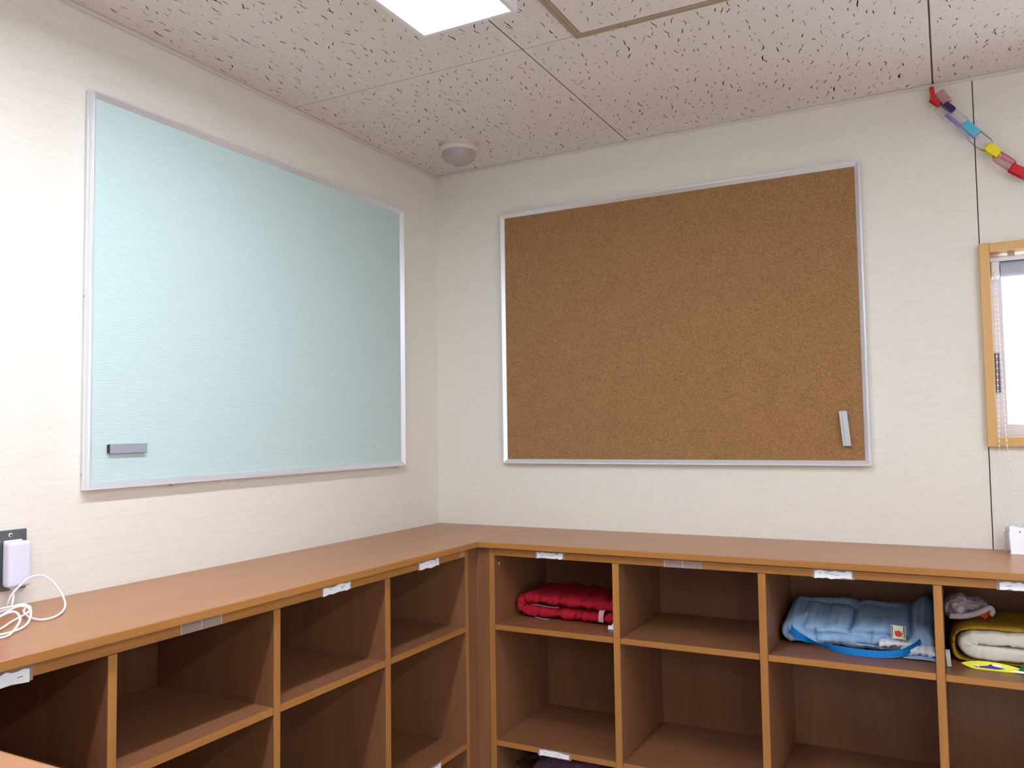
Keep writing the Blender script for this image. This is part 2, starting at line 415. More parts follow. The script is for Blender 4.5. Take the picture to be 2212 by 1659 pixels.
# ball chain loop
bm = bmesh.new()
def bead(c, r=.0026): bmesh.ops.create_icosphere(bm, subdivisions=1, radius=r, matrix=Matrix.Translation(c))
YC = -.034
cpts = catmull([(X0+.010, .012, 1.80), (X0+.008, -.005, 1.65), (1.8045, -.026, 1.45), (1.8015, YC, 1.33), (1.7995, YC, 1.22), (1.7985, YC, 1.155), (1.802, YC, 1.131),
                (1.8115, YC, 1.121), (1.8235, YC, 1.118), (1.832, YC, 1.126), (1.8345, YC, 1.15), (1.833, YC, 1.19), (1.827, YC, 1.26), (1.819, YC, 1.34), (1.817, -.026, 1.45), (1.815, -.005, 1.65), (X0+.014, .012, 1.80)], 40)
acc = 0; last = cpts[0]; bead(last); thread = [last]
for p in cpts[1:]:
    acc += (p-last).length; last = p
    if acc >= .0118: bead(p); thread.append(p); acc = 0
ch = bm_obj('bead_chain', bm, CABLE, bl, cpts[0], True); ch['kind'] = 'stuff'
tube('chain_cord', thread[::2]+[thread[-1]], .0006, CABLE, bl, 5, 3)

# clear chain holder and white card on the worktop
ph = empty('chain_weight', (1.808, YC, ZC+.001), 'clear plastic chain tensioner hanging from the bead chain behind the white card', 'chain weight')
bm = bmesh.new(); bm_box(bm, 1.8035, 1.8125, YC-.004, YC+.004, ZC+.001, ZC+.052, .001); bm_obj('stem', bm, ACRYL, ph, (1.808, YC, 1.075))
box('clip', 1.8065, 1.8185, YC-.005, YC+.005, ZC+.052, ZC+.064, ACRYL, ph, .0015)
cd = empty('white_card', (1.838, -.07, ZC), 'blank white card with punched hole, standing on worktop under bead chain', 'card')
vs = []
for (x, z) in [(1.8140, 0), (1.8150, .004), (1.8148, .065), (1.8175, .0695), (1.905, .058), (1.905, 0)]:
    vs.append((x, -.078+z*.35, ZC+z))
vs2 = [(x, y+.0012, z) for x, y, z in vs]; n = len(vs)
mesh_obj('card_sheet', vs+vs2, [tuple(range(n)), tuple(range(2*n-1, n-1, -1))]+[(i, i+n, (i+1) % n+n, (i+1) % n) for i in range(n)], PAPER, cd)
lathe('punched_hole', [(.0018, 0), (.0018, -.0004)], (1.838, -.078+.055*.35-.0003, ZC+.055), DARK, cd, 14, 'y')

# ------------------------------------------------------------------ ceiling lamps
def lamp(x, y, label, lit=True):
    wx, ly = .237, 1.25
    e = empty('ceiling_light', (x, y, CE), label, 'ceiling light', 'slim box ceiling lights')
    x0, x1, y0, y1 = x-wx/2, x+wx/2, y-ly/2, y+ly/2; bz = .010
    bm = bmesh.new()
    bm_box(bm, x0, x0+bz, y0, y1, LZ, CE); bm_box(bm, x1-bz, x1, y0, y1, LZ, CE)
    bm_box(bm, x0+bz, x1-bz, y0, y0+bz, LZ, CE); bm_box(bm, x0+bz, x1-bz, y1-bz, y1, LZ, CE)
    bm_box(bm, x0+bz, x1-bz, y0+bz, y1-bz, LZ+.012, LZ+.02)
    bm_obj('housing', bm, WHITEP, e, (x, y, CE))
    box('diffuser', x0+bz, x1-bz, y0+bz, y1-bz, LZ+.0015, LZ+.0115, LAMP if lit else LAMP_OFF, e)
    box('light_line', x-.022, x+.022, y0+bz+.01, y1-bz-.01, LZ+.0003, LZ+.0014, LAMP_LINE if lit else LAMP_OFF, e)
YL = -1.092-.625
lamp(.798, YL, 'lit slim box ceiling light at the top edge, beside the bronze hatch')
for i, (x, y) in enumerate([(2.58, YL), (4.40, YL), (.798, YL-2.3), (2.58, YL-2.3), (4.40, YL-2.3)]):  # first one follows the cubby shadow lines; the other four are unseen, added fill
    lamp(x, y, 'lit slim box ceiling light outside the view, ' + ['beyond the hatch to the right', 'added fill nearest the back wall and the garden window', 'added fill behind the camera along the left wall', 'added fill behind the camera in the room middle', 'added fill behind the camera by the garden window'][i], True)

# ------------------------------------------------------------------ ceiling hatch
HX, HY, HS = .911, -.7645, .455
ha = empty('ceiling_hatch', (HX+HS/2, HY-HS/2, CE), 'square ceiling hatch with a bronze aluminium frame and fissured panel', 'access hatch')
def hatch_member(a, b, inn_a, inn_b, name='frame_rail'):
    # outer profile: wide bronze lip + lighter inner strip
    vs = []; 
    def lerp(p, q, t): return (p[0]+(q[0]-p[0])*t, p[1]+(q[1]-p[1])*t)
    prof = [(0, 0), (0, .005), (.48, .006), (.5, .0048), (.54, .006), (1, .0045), (1, 0)]
    for (o_, i_) in ((a, inn_a), (b, inn_b)):
        for t, d in prof: q = lerp(o_, i_, t); vs.append((q[0], q[1], CE-d))
    n = len(prof); fs = [(k, k+1, n+k+1, n+k) for k in range(n-1)]+[tuple(range(n-1, -1, -1)), tuple(range(n, 2*n))]
    mesh_obj(name, vs, fs, BRONZE, ha)
hw = .020
oc = [(HX, HY), (HX+HS, HY), (HX+HS, HY-HS), (HX, HY-HS)]
ic = [(HX+hw, HY-hw), (HX+HS-hw, HY-hw), (HX+HS-hw, HY-HS+hw), (HX+hw, HY-HS+hw)]
for k in range(4): hatch_member(oc[k], oc[(k+1) % 4], ic[k], ic[(k+1) % 4])
wx = HS-2*hw-.002
t = bpy.data.objects.new('hatch_panel', slab_mesh(wx, wx, .003)); link(t, 'hatch_panel', ha, (HX+HS/2, HY-HS/2, CE-.0022))
f = bpy.data.objects.new('fissures', fiss_mesh(wx, wx, 99)); link(f, 'fissures', t, (HX+HS/2, HY-HS/2, CE-.0040)); f['kind'] = 'stuff'

# ------------------------------------------------------------------ heat detector
de = empty('heat_detector', (.2613, -.2592, CE), 'round white heat detector with a pearly dome near the ceiling corner', 'detector')
lathe('base_ring', [(.058, 0), (.060, -.004), (.060, -.009), (.0575, -.0105), (.0635, -.0125), (.0648, -.018), (.0640, -.026), (.059, -.0295), (.050, -.030)], (.2613, -.2592, CE), IVORY, de, 56)
lathe('dome', [(.0585, -.0285), (.0580, -.034), (.0555, -.042), (.050, -.052), (.041, -.061), (.029, -.0675), (.014, -.071), (.001, -.0718)], (.2613, -.2592, CE), DOME, de, 56)

# ------------------------------------------------------------------ wall boards
def frame_members(parent, O, A, B, Nn, la_, lb_, prof, mt):
    """mitred frame: origin O, in-plane axes A (len la_), B (len lb_), out normal Nn; prof [(inset, depth)]"""
    c = [(0, 0), (la_, 0), (la_, lb_), (0, lb_)]
    sg = [(1, 1), (-1, 1), (-1, -1), (1, -1)]
    for k in range(4):
        vs = []
        for q in (k, (k+1) % 4):
            for ins, d in prof:
                a = c[q][0]+sg[q][0]*ins; b = c[q][1]+sg[q][1]*ins
                vs.append(O+A*a+B*b+Nn*d)
        n = len(prof); fs = [(i, i+1, n+i+1, n+i) for i in range(n-1)]+[tuple(range(n-1, -1, -1)), tuple(range(n, 2*n))]
        mesh_obj('frame_rail', vs, fs, mt, parent)
PROF = [(0, 0), (0, .0080), (.0006, .0084), (.0006, .0096), (0, .010), (0, .0212), (.001, .0222), (.0042, .0222), (.0048, .0216), (.0052, .0218), (.0155, .0135), (.0160, .0125), (.016, 0)]
lb_e = empty('notice_board', (0, -.836, 1.2719), 'pale green ribbed notice board in an aluminium frame on left wall', 'notice board')
LY0, LY1, LZ0, LZ1 = -1.4345, -.2385, 1.2715, 2.1662
frame_members(lb_e, Vector((0.001, LY0, LZ0)), Vector((0, 1, 0)), Vector((0, 0, 1)), Vector((1, 0, 0)), LY1-LY0, LZ1-LZ0, PROF, ALU)
box('board_panel', .001, .0132, LY0+.0155, LY1-.0155, LZ0+.0155, LZ1-.0155, GREEN, lb_e)
for y in (-1.1927, -.2743): box('hanging_clip', .002, .016, y-.012, y+.012, LZ0-.0035, LZ0+.0005, ALUD, lb_e)
for z in (LZ0+.035, 1.70): lathe('side_screw', [(.0028, 0), (.0024, -.0012), (.001, -.0014)], (.0045, LY0, z), ALUD, lb_e, 14, 'y')
cb_e = empty('cork_board', (.885, 0, 1.2719), 'brown cork board in an aluminium frame on the back wall', 'cork board')
CX0, CX1, CZ0, CZ1 = .2843, 1.4840, 1.2715, 2.1642
frame_members(cb_e, Vector((CX0, -.001, CZ0)), Vector((1, 0, 0)), Vector((0, 0, 1)), Vector((0, -1, 0)), CX1-CX0, CZ1-CZ0, PROF, ALU)
box('board_panel', CX0+.0155, CX1-.0155, -.0132, -.001, CZ0+.0155, CZ1-.0155, CORK, cb_e)
for x in (.5842, 1.1891): box('hanging_clip', x-.012, x+.012, -.016, -.002, CZ0-.0035, CZ0+.0005, ALUD, cb_e)
# holders stuck on the boards
ba = empty('label_bar', (.0132, -1.331, 1.36), 'horizontal grey aluminium label bar stuck low on the green board', 'label bar')
GREYB = mat('grey_aluminium', (.42, .43, .50, 1), .4, .6)
box('bar_body', .0150, .0235, -1.3795, -1.2820, 1.3500, 1.3715, GREYB, ba, .0010)
box('end_cap', .0135, .0225, -1.3812, -1.3797, 1.3510, 1.3705, DARK, ba, .0004)
box('magnet_strip', .0134, .0150, -1.3785, -1.2830, 1.3515, 1.3700, DARK, ba)
bb = empty('label_bar', (1.418, -.0132, 1.38), 'upright silver label bar stuck low right on the cork board', 'label bar')
SILV = mat('silver_aluminium', (.56, .58, .60, 1), .4, .55)
def tilted(name, x0, x1, d0, d1, mt):
    zt, zb = 1.4312, 1.3300; sh = .0085
    vs = []
    for z, s in ((zb, sh), (zt, 0)):
        for (x, y) in ((x0, d0), (x1, d0), (x1, d1), (x0, d1)): vs.append((x+s-.0005, -y, z))
    mesh_obj(name, vs, [(3, 2, 1, 0), (4, 5, 6, 7)]+[(k, (k+1) % 4, (k+1) % 4+4, k+4) for k in range(4)], mt, bb)
tilted('bar_body', 1.4105, 1.4252, .0135, .0285, SILV); tilted('bar_lip', 1.4040, 1.4100, .0135, .0300, SILV)

# ------------------------------------------------------------------ worktops
def worktop(name, x0, x1, y0, y1, mats, edge, label, bands):
    e = empty(name, ((x0+x1)/2, (y0+y1)/2, ZC-T), label, 'worktop')
    box('top_board', x0, x1, y0, y1, ZC-T, ZC, mats[0], e, .0012)
    for (a, b, c, d, mt) in bands: box('edge_band', a, b, c, d, ZC-T, ZC-.0002, mt, e, .0022, 2)
    return e
YA = -2.047; YE = -2.447
worktop('worktop', .0008, D-.0015, YE+.0015, -.0008, [TOPY], None, 'long wooden worktop along the left wall, white cable lying on it',
        [(D-.0015, D, YA+.001, -D, EDGEY)])
e_ = worktop('worktop', D-.0009, 3.72, -D+.0015, -.0008, [TOPX], None, 'long wooden worktop along the back wall under cork board and window',
        [(D, 3.72, -D, -D+.0015, EDGEX)])
worktop('worktop', D-.0009, 1.262, YE+.0015, YA-.0015, [TOPX], None, 'wooden worktop corner cut off by the bottom left of the picture',
        [(D, 1.262, YA-.0015, YA, EDGEX), (D, 1.262, YE, YE+.0015, EDGEX)])

# ------------------------------------------------------------------ cubby units
def unit(kind, ds, label, depth=XF, base=None, group='wooden cubby units under the worktops'):
    """ds: [(start,end) of each upright] along the wall. kind 'L' along left wall (faces +x), 'R' along back wall (faces -y), 'A' arm facing +y"""
    H = ZC-T-.0005
    a0, a1 = ds[0][0], ds[-1][1]
    def bx(name, u0, u1, d0, d1, z0, z1, wz, ez, par, front=True, bev=.0009):
        # u along wall, d distance from the wall behind
        if kind == 'L': A = (d0, d1, -u1, -u0); fr = '+x'
        elif kind == 'R': A = (u0, u1, -d1, -d0); fr = '-y'
        else: A = (u0, u1, YE+.004+d0, YE+.004+d1); fr = '+y'
        return box(name, A[0], A[1], A[2], A[3], z0, z1, [wz, ez], par, bev, 1, (fr,) if front else None)
    along, edal = (WOODY, EDGEY) if kind == 'L' else (WOODX, EDGEX)
    u = (a0+a1)/2
    loc = {'L': (depth/2, -u, 0), 'R': (u, -depth/2, 0), 'A': (u, YE+depth/2, 0)}[kind]
    e = empty('cubby_unit', loc, label, 'shelf unit')
    for k, (p, q) in enumerate(ds):
        nm = 'side_panel' if k in (0, len(ds)-1) else 'divider'
        bx(nm, p, q, .002, depth, .06 if nm == 'divider' else 0, H if nm == 'side_panel' else ZR, WOODZ, EDGEZ, e)
    bx('back_panel', ds[0][1], ds[-1][0], .002, .0144, .06, H, WOODZ, WOODZ, e, False, 0) if False else None
    for k in range(len(ds)-1):
        p, q = ds[k][1], ds[k+1][0]
        bx('back_panel', p, q, .003, .0144, .06, ZR, WOODZ, WOODZ, e, False, 0)
        for s in (S1, S2): bx('shelf', p+.0004, q-.0004, .0148, depth-.0006, s-ST, s, along, edal, e)
        bx('bottom_shelf', p+.0004, q-.0004, .0148, depth-.0006, S3-ST, S3, along, edal, e)
    bx('top_rail', ds[0][1]+.0004, ds[-1][0]-.0004, depth-.030, depth, ZR+.0004, H-.003, along, edal, e)
    bx('top_panel', ds[0][1]+.0004, ds[-1][0]-.0004, .003, depth-.0305, ZR+.0004, ZR+.018, along, edal, e, False)
    bx('plinth', ds[0][1]+.0004, ds[-1][0]-.0004, depth-.045, depth-.030, 0, S3-ST-.0004, along, edal, e)
    return e
Lds = [(.4270, .4441), (.8205, .8430), (1.2212, 1.2419), (1.6215, 1.6403), (2.0220, 2.0440)]
uL = unit('L', Lds, 'wooden cubby unit with empty compartments standing along the left wall')
Rds = [(.4259, .4454), (.8266, .8469), (1.2299, 1.2501), (1.6369, 1.6560), (2.0400, 2.0570)]
uR = unit('R', Rds, 'wooden cubby unit along the back wall holding folded cushions')
off = 2.0578-.4259
uR2 = unit('R', [(a+off, b+off) for a, b in Rds], 'wooden cubby unit under the window, right of the unit with the cushions')
uA = unit('A', [(.4259, .4454), (.8266, .8469), (1.2299, 1.2501)], 'wooden cubby unit under the worktop at bottom left')
lathe('screw_cover', [(.0058, 0), (.0056, .0012), (.004, .0018)], (.4456, -.3475, .9801), BRASS, uR, 20, 'x')
# corner fillers
cf = empty('corner_filler', (.40, -.40, 0), 'narrow wooden corner filler between the two cubby units', 'filler panel')
box('filler_panel', .364, .3785, -.4262, -.3640, 0, ZC-T-.0005, [WOODZ], cf, .0006)
box('filler_panel', .3790, .4252, -.3785, -.3640, 0, ZC-T-.0005, [WOODZ], cf, .0006)

# ------------------------------------------------------------------ name tags and tapes
def tag(kind, u0, u1, z0, z1, label, paper=True, skew=0.0, clearw=.006, group=None, halves=False):
    d = XF+.0006
    def P(u, z, dd): return (d+dd, u, z) if kind == 'L' else (u, -d-dd, z)
    nm = 'name_label' if paper else 'clear_tape'
    e = empty(nm, P((u0+u1)/2, z0, 0), label, 'label' if paper else 'tape')
    def sheet(name, pts, dd, th, mt, par=None):
        n = len(pts); A = [P(a, b, dd) for a, b in pts]+[P(a, b, dd+th) for a, b in pts]
        mesh_obj(name, A, [tuple(range(n-1, -1, -1)), tuple(range(n, 2*n))]+[(i, (i+1) % n, (i+1) % n+n, i+n) for i in range(n)], mt, par or e)
    if paper:
        sheet('clear_sleeve', [(u0, z0), (u1, z0), (u1, z1), (u0, z1)], 0, .0003, TAPE)
        rng = random.Random(int(u0*1000)); n = 9; h = z1-z0
        top = [(u0+clearw+(u1-u0-2*clearw)*i/n, z1-.0015-rng.uniform(0, .22)*h) for i in range(n+1)]
        bot = [(u1-clearw-(u1-u0-2*clearw)*i/n, z0+.0005+rng.uniform(-.10, .16)*h) for i in range(n+1)]
        sheet('paper_slip', bot+top, .0005, .0004, PAPER)
        for k in range(4):
            a = u0+clearw+(u1-u0-2*clearw)*rng.uniform(.12, .85); zz = z0+h*rng.uniform(.35, .65); l = rng.uniform(.004, .012)
            sheet('pen_stroke', [(a, zz), (a+l, zz+.0006), (a+l, zz+.0016), (a, zz+.001)], .0010, .0001, INK)
    else:
        um = (u0+u1)/2
        sheet('tape_strip', [(u0, z0), (um-.0008, z0+.0006), (um-.0008, z1), (u0, z1-.0006)], 0, .0003, TAPE)
        sheet('tape_strip', [(um+.0008, z0+.0002), (u1, z0+.0010), (u1, z1-.001), (um+.0008, z1)], 0, .0003, TAPE)
        for a in (u0, um-.0009, u1-.0016): sheet('tape_edge', [(a, z0+.0004), (a+.0016, z0+.0004), (a+.0016, z1-.0006), (a, z1-.0006)], .0004, .0002, TAPEE)
R0, R1 = ZR+.0002, ZC-T-.0035
tag('L', -1.870, -1.7740, R0-.0045, R1-.001, 'white name label on left rail at the left picture edge')
tag('L', -1.4880, -1.3880, R0+.001, R1, 'blank clear tape on the left rail between two white labels', False)
tag('L', -1.0900, -.9800, R0, R1, 'white name label on left rail, middle of the left unit')
tag('L', -.6950, -.5850, R0-.002, R1, 'white name label on left rail nearest the corner')
tag('R', .5850, .6810, R0+.001, R1, 'white name label on back rail above the red cushion')
tag('R', .9800, 1.0830, R0, R1, 'blank clear tape on back rail above the empty second compartment', False)
tag('R', 1.3650, 1.4650, R0-.001, R1, 'white name label on back rail above the blue quilt')
tag('R', 1.7680, 1.8680, R0-.001, R1, 'white name label on back rail above the mustard blanket')
tag('R', .5840, .6900, S2-ST-.004, S2-.001, 'white name label on the second shelf edge above the plum knitting')
tag('L', -.6800, -.5860, S2-ST-.004, S2-.001, 'white name label on the lower left shelf edge, cut by the picture bottom')
tp = empty('clear_tape', (XF+.001, -.465, 1.02), 'small blank clear tape at the right end of the left rail', 'tape')
box('tape_strip', XF+.0006, XF+.0010, -.4800, -.4500, ZR+.003, ZC-T-.0045, TAPE, tp)
for z in (ZR+.003, ZR+.0085, ZC-T-.006): box('tape_edge', XF+.0011, XF+.0014, -.4800, -.4500, z, z+.0008, BRASS, tp)

# ------------------------------------------------------------------ quilted soft things
def quilt(name, path, yf, yb, t, mats, parent, seams=(), seed=0, pucker=.22, rough=.0022, ny=44, sub=16, e1=.45, e2=.75, yvar=.004, rows=()):
    """sweep a padded slab along an x-z path; the open fold faces -y"""
    P = catmull([(p[0], 0, p[1]) for p in path], sub); n = len(P)
    s = [0]
    for i in range(1, n): s.append(s[-1]+(P[i]-P[i-1]).length)
    vs, fs = [], []
    yc, yh = (yf+yb)/2, abs(yb-yf)/2
    off_ = Vector((seed*7.3, seed*3.1, 0))
    for i in range(n):
        d = (P[min(i+1, n-1)]-P[max(i-1, 0)]).normalized(); nn = Vector((-d.z, 0, d.x))
        q = min(1, min(s[i], s[-1]-s[i])/(t*.6)); endf = .25+.75*math.sqrt(max(0, 1-(1-q)**2))
        sm = 1
        for c in seams:
            dd = abs(s[i]-c*s[-1]); sm -= pucker*math.exp(-(dd/.006)**2)
        for k in range(ny):
            a = 2*PI*k/ny; ca, sa = math.cos(a), math.sin(a)
            yy = math.copysign(abs(ca)**e1, ca)*yh; hh = math.copysign(abs(sa)**e2, sa)*t/2*endf*sm
            y = yc-yy
            for rw in rows:
                hh *= 1-.22*math.exp(-((y-rw)/.007)**2)
            wv = noise.noise(Vector((s[i]*26, y*14, seed)))*rough*1.6 + noise.noise(Vector((s[i]*75, y*26, seed+5)))*rough*.8
            if abs(ca) > .55: # wrinkles on the bulging edge
                wv += noise.noise(Vector((s[i]*120, 0, seed+9)))*rough*1.2
                y -= math.copysign(1, ca)*abs(noise.noise(Vector((s[i]*60, 1, seed))))*yvar
                y += math.copysign(1, ca)*(1-sm)*.012
            vs.append(Vector((P[i].x, y, P[i].z))+nn*(hh+wv*math.copysign(1, sa)))
    for i in range(n-1):
        for k in range(ny): fs.append((i*ny+k, (i+1)*ny+k, (i+1)*ny+(k+1) % ny, i*ny+(k+1) % ny))
    fs.append(tuple(range(ny))); fs.append(tuple((n-1)*ny+k for k in range(ny-1, -1, -1)))
    o = mesh_obj(name, vs, fs, mats, parent, None, True)
    return o
def loaf(name, x0, x1, yf, yb, z0, hfun, mats, parent, vcreases=(), hcreases=(), seed=0, depth=.008, wid=.0045, rough=.003, nx=120, na=72, ey=.55, endr=.030):
    """padded block: sections in y-z swept along x; creases are stitched lines. angle 0 = front (-y), 90 = top, -90 = bottom"""
    vs, fs = [], []
    for i in range(nx+1):
        s = i/nx; x = x0+(x1-x0)*s
        de = min(x-x0, x1-x); q = min(1, de/endr); ef = .12+.88*math.sqrt(max(0, 1-(1-q)**2))
        h = hfun(s, 0); hy = (yb-yf)/2*(.80+.20*ef)
        for k in range(na):
            a = 2*PI*k/na-PI; ca, sa = math.cos(a), math.sin(a)
            yy = math.copysign(abs(ca)**ey, ca)
            y = (yf+yb)/2-yy*hy
            t = (y-yf)/(yb-yf)                       # 0 front .. 1 back
            h = hfun(s, t)
            zz = math.copysign(abs(sa)**ey, sa)
            z = z0+h/2+zz*h/2*ef
            dg = math.degrees(a); d = 0
            for (cs, a0, a1, dp) in vcreases:
                if a0 <= dg <= a1:
                    f = math.sin(PI*(dg-a0)/(a1-a0))**.5
                    xx = (s-cs-.008*math.sin(dg*.06+cs*20))*(x1-x0); d += dp*f*(math.exp(-(xx/wid)**2)+.55*math.exp(-(xx/(wid*3.6))**2))
            for (ad, s0, s1, dp) in hcreases:
                if s0 <= s <= s1:
                    f = math.sin(PI*(s-s0)/(s1-s0))**.4; w_ = (dg-ad-3*math.sin(s*14+ad))*.0014
                    d += dp*f*(math.exp(-(w_/wid)**2)+.55*math.exp(-(w_/(wid*3.2))**2))
            nv = Vector((0, -ca, sa)).normalized()
            n1 = noise.noise(Vector((s*9+seed, dg*.025, seed)))*rough*1.3+noise.noise(Vector((s*38+seed, dg*.02, seed+3)))*rough*.55
            vs.append(Vector((x, y, z))+nv*(n1-depth*d))
    for i in range(nx):
        for k in range(na): fs.append((i*na+k, i*na+(k+1) % na, (i+1)*na+(k+1) % na, (i+1)*na+k))
    fs.append(tuple(range(na-1, -1, -1))); fs.append(tuple(nx*na+k for k in range(na)))
    return mesh_obj(name, vs, fs, mats, parent, None, True)
def clamp_z(o, z, xr=None):
    org = WP[o.name]
    for v_ in o.data.vertices:
        if v_.co.z+org.z < z: v_.co.z = z-org.z
        if xr:
            if v_.co.x+org.x < xr[0]: v_.co.x = xr[0]-org.x
            if v_.co.x+org.x > xr[1]: v_.co.x = xr[1]-org.x
ZS = S1+.0006
# red cushion
rc = empty('folded_cushion', (.64, -.14, S1), 'red padded cushion folded in half on the top shelf near the corner', 'cushion', 'folded cushions in the cubbies')
t_ = .0385
o = quilt('padded_cover', [(.822, ZS+.018), (.74, ZS+.0175), (.62, ZS+.018), (.53, ZS+.019), (.482, ZS+.022), (.469, ZS+.038), (.482, ZS+.056), (.53, ZS+.059), (.62, ZS+.0565), (.74, ZS+.0545), (.822, ZS+.052)],
          -.262, -.028, t_, RED, rc, seams=(.10, .20, .31, .40, .47, .53, .60, .70, .81, .91), seed=3, pucker=.34, rough=.0040, sub=30, e1=.5)
clamp_z(o, ZS, (.447, .8255))
tube('lining_edge', [(.505, -.249, ZS+.0385), (.525, -.2535, ZS+.0405), (.55, -.254, ZS+.0385), (.58, -.254, ZS+.0365), (.60, -.253, ZS+.038)], .0014, GREYLINING, rc, 8, 5)
ribbon('fabric_tag', [(.7475, -.250, ZS+.046), (.746, -.264, ZS+.040), (.745, -.2685, ZS+.025), (.7445, -.2665, ZS+.010)], Vector((1, 0, 0)), .016, .0010, PINKT, rc, 5)
ribbon('lower_lining', [(.520, -.250, ZS+.0012), (.540, -.262, ZS+.0012), (.57, -.262, ZS+.0012)], Vector((0, 1, 0)), .012, .0012, GREYLINING, rc, 4)
pp = empty('paper_scrap', (.80, -.29, S1), 'two small white paper scraps beside the red cushion', 'paper')
for k, (dy, dz, h) in enumerate(((0, 0, .011), (.02, .002, .010))):
    vs = [(.779+.003*k, -.300+dy, ZS+dz), (.8255, -.302+dy, ZS+dz), (.8255, -.294+dy, ZS+h+dz), (.777+.004*k, -.290+dy, ZS+h*.8+dz)]
    vs += [(a, b+.0006, c) for a, b, c in vs]
    mesh_obj('paper_slip', vs, [(3, 2, 1, 0), (4, 5, 6, 7)]+[(i, (i+1) % 4, (i+1) % 4+4, i+4) for i in range(4)], PAPER, pp)
# blue quilt
bq = empty('folded_cushion', (1.44, -.14, S1), 'pale blue quilted cushion with bright blue strap, folded in third compartment', 'cushion', 'folded cushions in the cubbies')
def hblue(s_, t_): # height: slopes up towards the back, rises at the right rear
    return .062+.032*min(1, t_*1.3)+.008*math.sin(PI*s_)*t_+.060*max(0, (s_-.74)/.26)**1.6*max(0, (t_-.45)/.55)**.8
o = loaf('padded_cover', 1.260, 1.634, -.252, -.020, ZS, hblue, BLUE, bq, seed=11, depth=.0120, rough=.0052, nx=170, na=96, wid=.0038,
         vcreases=((.16, 2, 75, .9), (.24, -25, 25, .9), (.47, 8, 120, 1.2), (.60, -8, 40, .8), (.68, -30, 10, .9), (.85, 8, 150, 1.2)),
         hcreases=((2, .10, .55, .55), (24, .46, .86, .8), (100, .05, .80, .8), (-10, .50, .72, .7)))
clamp_z(o, ZS, (1.2515, 1.6355))
o = quilt('white_lining', [(1.505, ZS+.024), (1.535, ZS+.030), (1.57, ZS+.030), (1.602, ZS+.026)], -.263, -.15, .020, WHITEC, bq, seams=(.35,), seed=27, pucker=.1, rough=.003, sub=12, e1=.6)
clamp_z(o, ZS, (1.2515, 1.6355))
o = quilt('white_lining', [(1.555, ZS+.013), (1.585, ZS+.018), (1.61, ZS+.018), (1.634, ZS+.014)], -.272, -.12, .030, WHITEC, bq, seams=(.55,), seed=23, pucker=.15, rough=.003, sub=12, e1=.6)
clamp_z(o, ZS, (1.2515, 1.6355))
o = quilt('hem', [(1.560, ZS+.003), (1.60, ZS+.004), (1.634, ZS+.003)], -.283, -.12, .008, BLUE, bq, seed=29, rough=.001, sub=10, e1=.6)
clamp_z(o, ZS, (1.2515, 1.6355))
ribbon('strap', [(1.281, -.244, ZS+.046), (1.292, -.256, ZS+.037), (1.314, -.267, ZS+.026), (1.355, -.276, ZS+.015), (1.405, -.288, ZS+.010), (1.460, -.298, ZS+.0085), (1.515, -.297, ZS+.0095), (1.555, -.285, ZS+.014), (1.585, -.268, ZS+.028), (1.602, -.255, ZS+.042)],
       [Vector((.35, .25, 1)), Vector((.3, .2, 1)), Vector((.2, .1, 1)), Vector((0, -.9, .7)), Vector((0, -.2, 1)), Vector((0, .3, 1)), Vector((0, .3, 1)), Vector((.1, .2, 1)), Vector((.3, .1, 1)), Vector((.4, 0, 1))], .0175, .0012, STRAP, bq, 8)
def tagp(name, x0, x1, z0, z1, d, mt):
    A = [(x0, 0, z0), (x1, 0, z0-.0005), (x1-.0008, 0, z1-.0015), (x0-.0022, 0, z1)]
    A = [(x, -.2680+(z-.048)*.42-d, ZS+z) for x, _, z in A]; B = [(x, y+.0008, z) for x, y, z in A]
    return mesh_obj(name, A+B, [(0, 1, 2, 3), (7, 6, 5, 4)]+[((i+1) % 4, i, i+4, (i+1) % 4+4) for i in range(4)], mt, bq)
tagp('care_tag', 1.5370, 1.5685, .046, .0765, 0, LTAG)
tagp('tag_stripe', 1.5382, 1.5394, .0475, .0755, .0004, INK); tagp('tag_stripe', 1.5650, 1.5668, .0475, .0745, .0004, INK)
for k in range(4): tagp('tag_print', 1.5608, 1.5632, .0490+.0042*k, .0520+.0042*k, .0004, INK)
def blob(name, pts, d, mt):
    n = len(pts); A = [(x, -.2680+(z-.048)*.42-d, ZS+z) for x, z in pts]; B = [(x, y+.0004, z) for x, y, z in A]
    mesh_obj(name, A+B, [tuple(range(n)), tuple(range(2*n-1, n-1, -1))]+[((i+1) % n, i, i+n, (i+1) % n+n) for i in range(n)], mt, bq)
blob('red_motif', [(1.5430, .0590), (1.5445, .0530), (1.5490, .0505), (1.5550, .0500), (1.5590, .0530), (1.5600, .0580), (1.5570, .0625), (1.5530, .0640), (1.5500, .0655), (1.5480, .0625), (1.5440, .0640)], .0007, REDM)
